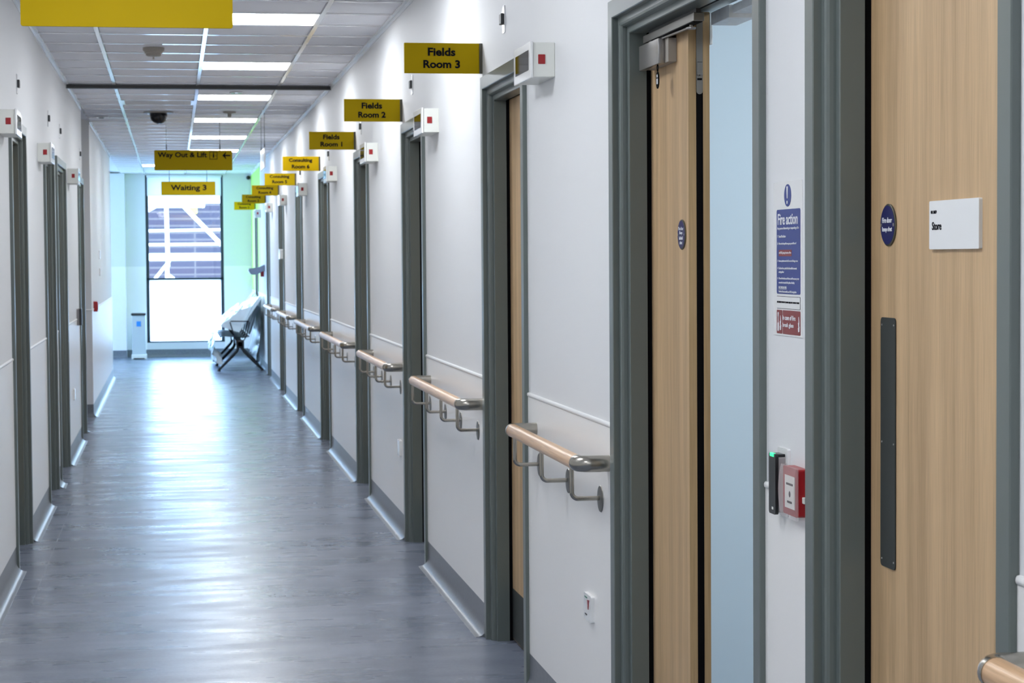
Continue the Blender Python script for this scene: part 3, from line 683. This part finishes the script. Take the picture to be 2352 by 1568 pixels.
bm = NB(); lathe(bm, (.498, 15.35, CEIL - .006), (0, 0, -1), [(.05, -.004), (.05, .003), (0, .004)], 24); obj('fitting', bm, 'white2', t_)
bm = NB()
for sx in (-.025, .025): lathe(bm, (.498 + sx, 15.35, CEIL - .009), (0, 0, -1), [(.018, 0), (.012, .006), (0, .008)], 16)
obj('lenses', bm, 'ledoff', t_)
t_ = thing('passage_light', (-.6, 18.03, CEIL - .01), 'small ceiling fitting with dark centre in the side passage', 'ceiling fitting')
bm = NB(); box(bm, -.66, -.54, 17.98, 18.08, CEIL - .012, CEIL - .002); obj('fitting', bm, 'white2', t_)
bm = NB(); box(bm, -.622, -.578, 17.99, 18.07, CEIL - .018, CEIL - .012); obj('dark_centre', bm, 'dark', t_)
bm = NB(); lathe(bm, (1.13, YE, 2.66), (0, -1, 0), [(.03, 0), (.03, .04), (.02, .06), (0, .065)], 16); t2 = obj('wall_sensor', bm, 'dark'); tag(t2, 'small dark sensor at the top corner of the far wall', 'sensor')

# ------------------------------------------------------------------ hanging signs
def hang_sign(name, x0, x1, z0, z1, Y, label, texts, cab, m='yellow', icon=False, top=None):
    t_ = thing(name, ((x0 + x1) / 2, Y, z0), label, 'sign')
    bm = NB(); prism(bm, rrect(x0, x1, z0, z1, .008), lambda u, v, w_: (u, w_, v), Y, Y + .012); obj('sign_panel', bm, m, t_)
    bm = NB()
    for s, x, z, ww, hh in texts: text_bm(bm, s, (x, Y - .0005, z), ww, hh, '-Y', .0012, .032)
    if icon:
        i0 = len(bm.verts)
        xa, xb, za, zb = .356, .428, 2.384, 2.457
        for a in ((xa, xb, zb - .005, zb), (xa, xb, za, za + .005), (xa, xa + .005, za, zb), (xb - .005, xb, za, zb)): box(bm, a[0], a[1], Y - .001, Y, a[2], a[3])
        prism(bm, rrect(.386, .400, 2.400, 2.434, .003), lambda u, v, w_: (u, w_, v), Y - .001, Y); lathe(bm, (.393, Y, 2.442), (0, -1, 0), [(.006, 0), (.006, .001), (0, .001)], 12)
        prism(bm, [(.372, 2.415), (.366, 2.423), (.378, 2.423)], lambda u, v, w_: (u, w_, v), Y - .001, Y); prism(bm, [(.414, 2.423), (.408, 2.415), (.420, 2.415)], lambda u, v, w_: (u, w_, v), Y - .001, Y)
        prism(bm, [(.474, 2.4205), (.510, 2.456), (.510, 2.446), (.502, 2.427), (.550, 2.427), (.550, 2.414), (.502, 2.414), (.510, 2.395), (.510, 2.385)], lambda u, v, w_: (u, w_, v), Y - .001, Y)
        bm.verts.ensure_lookup_table()
        for v in bm.verts[i0:]: v.co.x *= KS; v.co.z = 1.45 + (v.co.z - 1.45) * KS
    if texts: obj('lettering', bm, 'black', t_)
    else: bm.free()
    for x in cab:
        bm = NB(); tube(bm, [(x, Y + .006, z1 + .05), (x, Y + .006, CEIL - .004)], .0022, 6); lathe(bm, (x, Y + .006, z1 - .002), (0, 0, 1), [(.004, 0), (.0048, .01), (.0048, .045), (.002, .06)], 8); obj('hanging_cable', bm, 'dark', t_)
KS = 18.0 / 18.9
hang_sign('hanging_sign', -.153 * KS, .567 * KS, 1.45 + .832 * KS, 1.45 + 1.020 * KS, 18.0, 'yellow hanging sign reading Way Out & Lift with a left arrow', [('Way Out & Lift', .105 * KS, 1.45 + .970 * KS, .455 * KS, .062 * KS)], (-.041 * KS, .453 * KS), icon=True)
hang_sign('hanging_sign', -.123, .532, 2.236, 2.402, 24.7, 'yellow hanging sign reading Waiting 3 in front of the far window', [('Waiting 3', .208, 2.3180, .432, .088)], (-.023, .429))
KB = 6.64 / 6.97
hang_sign('hanging_sign', -.496 * KB, .217 * KB, 1.45 + .795 * KB, 1.45 + .983 * KB, 6.64, 'large blank lower edge of a yellow hanging sign at the top left', [], (-.38, .10))
# white sign seen edge-on
t_ = thing('hanging_sign', (.80, 17.75, 2.24), 'thin white hanging sign seen edge-on near the right wall', 'sign')
bm = NB(); box(bm, .796, .806, 17.4, 18.15, 2.240, 2.415, .001, 1); obj('sign_panel', bm, 'white2', t_)
for y in (17.42, 18.05):
    bm = NB(); tube(bm, [(.801, y, 2.415), (.801, y, CEIL - .004)], .0022, 6); lathe(bm, (.801, y, 2.413), (0, 0, 1), [(.004, 0), (.0048, .02), (.002, .05)], 8); obj('hanging_cable', bm, 'dark', t_)

# ------------------------------------------------------------------ far window, blind, sill
t_ = thing('window_1', ((WX0 + WX1) / 2, YE, WZ0), kind='structure')
bm = NB(); fw = .045
for a in ((WX0, WX0 + fw, WZ0, WZ1), (WX1 - fw, WX1, WZ0, WZ1), (WX0, WX1, WZ0, WZ0 + .02), (WX0, WX1, WZ1 - .03, WZ1), (WX0, WX1, 1.148, 1.180)): box(bm, a[0], a[1], YE + .02, YE + .09, a[2], a[3], .002, 1)
obj('window_frame', bm, 'frame2', t_)
bm = NB(); box(bm, WX0 + fw, WX1 - fw, YE + .05, YE + .06, 1.18, WZ1 - .03); obj('upper_pane', bm, 'glass', t_)
bm = NB(); box(bm, WX0 + fw, WX1 - fw, YE + .054, YE + .056, WZ0 + .02, 1.148); obj('lower_pane', bm, 'frost', t_, label='frosted lower pane')
t_ = thing('window_2', (-4.65, 27.5, .5), kind='structure')
bm = NB()
for a in ((25.6, 25.66), (29.34, 29.4), (27.47, 27.53)): box(bm, -4.72, -4.63, a[0], a[1], .5, 2.4)
for a in ((.5, .56), (2.34, 2.4)): box(bm, -4.72, -4.63, 25.6, 29.4, a[0], a[1])
obj('window_frame', bm, 'frame2', t_)
bm = NB(); box(bm, -4.68, -4.67, 25.6, 29.4, .5, 2.4); obj('window_pane', bm, 'glass', t_)
t_ = thing('roller_blind', (.18, YE, 2.395), 'white roller blind across the top of the far window', 'blind')
bm = NB(); box(bm, WX0 + .03, WX1 - .03, YE - .006, YE - .002, 2.402, 2.68); obj('blind_fabric', bm, 'blindf', t_)
bm = NB(); tube(bm, [(WX0 + .02, YE - .02, 2.685), (WX1 - .02, YE - .02, 2.685)], .018, 14); obj('blind_roller', bm, 'white2', t_)
bm = NB(); box(bm, WX0 + .03, WX1 - .03, YE - .012, YE, 2.392, 2.404); obj('bottom_bar', bm, 'white2', t_)

# pedal bin
t_ = thing('pedal_bin', (-.50, 29.62, 0), 'tall pale pedal bin with dark lid beside the far window', 'bin')
bm = NB(); box(bm, -.595, -.40, 29.52, 29.80, .03, .64, .006, 2); bb = obj('bin_body', bm, 'bin', t_)
bm = NB(); box(bm, -.607, -.393, 29.50, 29.81, .64, .672, .01, 2); obj('bin_lid', bm, 'dark', t_)
bm = NB(); box(bm, -.606, -.389, 29.49, 29.81, .0, .07, .008, 2); obj('bin_base', bm, 'white', t_)
bm = NB(); box(bm, -.575, -.42, 29.44, 29.50, .006, .02, .002, 1); obj('foot_pedal', bm, 'dark', t_)
bm = NB(); box(bm, -.53, -.467, 29.516, 29.521, .48, .555, .001, 1); obj('blue_sticker', bm, 'bluelab', bb)

# ------------------------------------------------------------------ beam bench and its plastic wrap
t_ = thing('waiting_bench', (.85, 27.3, 0), 'dark beam bench on splayed legs against the right wall', 'bench')
bm = NB(); box(bm, .815, .885, 25.96, 28.62, .315, .385, .006, 2); obj('beam', bm, 'benchblack', t_)
for y in (25.99, 27.28, 28.57):
    bm = NB()
    for sx in (-1, 1):
        pts = [(.85 + sx * .02, y, .33), (.85 + sx * .045, y, .26), (.85 + sx * .10, y, .20), (.85 + sx * .275, y, .022)]
        tube(bm, pts, [.02, .018, .02, .016], 10); lathe(bm, (.85 + sx * .278, y, 0), (0, 0, 1), [(.024, 0), (.020, .02), (.012, .035)], 12)
    box(bm, .80, .90, y - .03, y + .03, .30, .405, .006, 2)
    obj('leg_frame', bm, 'benchblack', t_, smooth=True)
def curved(bm, pts, y0, y1, th):
    a = [bm.verts.new((x, y0, z)) for x, z in pts]; c = [bm.verts.new((x, y1, z)) for x, z in pts]
    for i in range(len(pts) - 1): bm.faces.new((a[i], a[i + 1], c[i + 1], c[i]))
    g = bmesh.ops.solidify(bm, geom=list(bm.faces), thickness=th)
    bmesh.ops.recalc_face_normals(bm, faces=bm.faces)
for k in range(4):
    y0 = 26.04 + k * .645; y1 = y0 + .60
    bm = NB(); curved(bm, [(.60, .425), (.61, .445), (.66, .452), (.80, .437), (.92, .430), (.975, .445)], y0, y1, .018); obj('seat', bm, 'bench', t_, smooth=True)
    bm = NB(); curved(bm, [(.975, .47), (1.0, .52), (1.03, .62), (1.065, .74), (1.10, .80), (1.115, .825)], y0, y1, .02); obj('backrest', bm, 'bench', t_, smooth=True)
for y in (26.0, 26.66, 27.305, 27.95, 28.60):
    bm = NB(); tube(bm, [(.80, y, .40), (.775, y, .46), (.722, y, .636), (.730, y, .648), (.965, y, .644), (.972, y, .630), (.935, y, .46), (.90, y, .40)], .0075, 8); obj('armrest', bm, 'benchblack', t_, smooth=True)
bm = NB(); NU, NV = 60, 40
cs = [(.62, .10), (.55, .17), (.51, .27), (.51, .37), (.54, .47), (.58, .56), (.64, .64), (.72, .69), (.82, .74), (.92, .80), (1.01, .86), (1.08, .94), (1.12, .91), (1.13, .75), (1.12, .55), (1.10, .35), (1.05, .17)]
def csp(t):
    f_ = t * (len(cs) - 1); i = min(int(f_), len(cs) - 2); q = f_ - i
    return (cs[i][0] * (1 - q) + cs[i + 1][0] * q, cs[i][1] * (1 - q) + cs[i + 1][1] * q)
grid = []
for u in range(NU + 1):
    y = 26.06 + 2.50 * u / NU; row = []
    for v in range(NV + 1):
        x, z = csp(v / NV)
        q = noise.noise(Vector((y * 3.5, v * .22, 0))) * .09 + noise.noise(Vector((y * 9, v * .6, 3))) * .06 + noise.noise(Vector((y * 20, v * 1.1, 5))) * .025
        wgt = .35 if v > 30 else 1
        hang = max(0, (6 - v) / 6) * noise.noise(Vector((y * 5, 7, 0))) * .10
        row.append(bm.verts.new((min(x + q * .6 * wgt, 1.135), y + q * .3, max(.03, z + q * wgt + hang))))
    grid.append(row)
for u in range(NU):
    for v in range(NV): bm.faces.new((grid[u][v], grid[u + 1][v], grid[u + 1][v + 1], grid[u][v + 1]))
cen_ = [bm.verts.new((.84, 26.045, .50)), bm.verts.new((.84, 28.6, .50))]
for u, cv in ((0, cen_[0]), (NU, cen_[1])):
    mids = []
    for v in range(13, 31):
        p = grid[u][v].co; mids.append(bm.verts.new(p.lerp(cv.co, .5) + Vector((0, .03 * noise.noise(p * 14), .02 * noise.noise(p * 11)))))
    for i, v in enumerate(range(13, 30)):
        bm.faces.new((grid[u][v], grid[u][v + 1], mids[i + 1], mids[i])); bm.faces.new((mids[i], mids[i + 1], cv))
t2 = obj('plastic_wrap', bm, 'wrap', smooth=True); tag(t2, 'crumpled translucent plastic sheeting draped over the waiting bench', 'plastic sheet')

# ------------------------------------------------------------------ outside the window
bm = NB(); box(bm, -30, 30, 30.2, 60, -4.2, -4); obj('ground', bm, 'ground', kind='structure')
t2 = obj('neighbouring_building', box(NB(), -8, 9, 45, 47, -4, 2.70), 'clad'); tag(t2, 'dark clad building seen through the far window', 'building')
t_ = thing('scaffolding', (.2, 38.6, -4), 'white scaffold poles and boards outside the far window', 'scaffolding')
def pole(a, c, r=.04, nm='pole'):
    bm = NB(); tube(bm, [a, c], r, 10); obj(nm, bm, 'scaff', t_, smooth=True)
Ys = 38.0; px = Ys / FPX
def P(x, y): return ((x - 396) * px, 1.45 - (y - 596) * px)
def seg(x1, y1, x2, y2, r=.04, dy=0):
    a = P(x1, y1); c = P(x2, y2); pole((a[0], Ys + dy, a[1]), (c[0], Ys + dy, c[1]), r)
seg(384, 470, 386, 612, 0.038); seg(300, 531, 560, 528, 0.024, .12); seg(300, 562, 560, 561, 0.024, .12)
seg(413, 466, 520, 578, 0.038, -.12); seg(320, 498, 372, 470, 0.032, -.12); seg(390, 598, 356, 640, 0.028, -.1); seg(384, 600, 386, 636, 0.028, .1); seg(386, 630, 400, 640, 0.028, .1)
seg(384, 610, 384, 1200, 0.038)
seg(240, 430, 240, 1200, .055); seg(600, 430, 600, 1200, .055)
a = P(300, 582); bm = NB(); box(bm, a[0], P(560, 580)[0], Ys - .1, Ys + .6, P(0, 598)[1], a[1]); obj('board', bm, 'scaff', t_)
a = P(300, 449); bm = NB(); box(bm, a[0], P(470, 449)[0], Ys + .1, Ys + .7, P(0, 477)[1], P(0, 440)[1]); obj('board', bm, 'scaff', t_)
bm = NB(); q = P(445, 486); box(bm, q[0] - .07, q[0] + .07, Ys + .15, Ys + .25, q[1] - .05, q[1] + .06, .02, 2); obj('site_lamp', bm, mat('yellow_lamp', (.75, .6, .05), .5), t_, label='small yellow lamp on the scaffold')
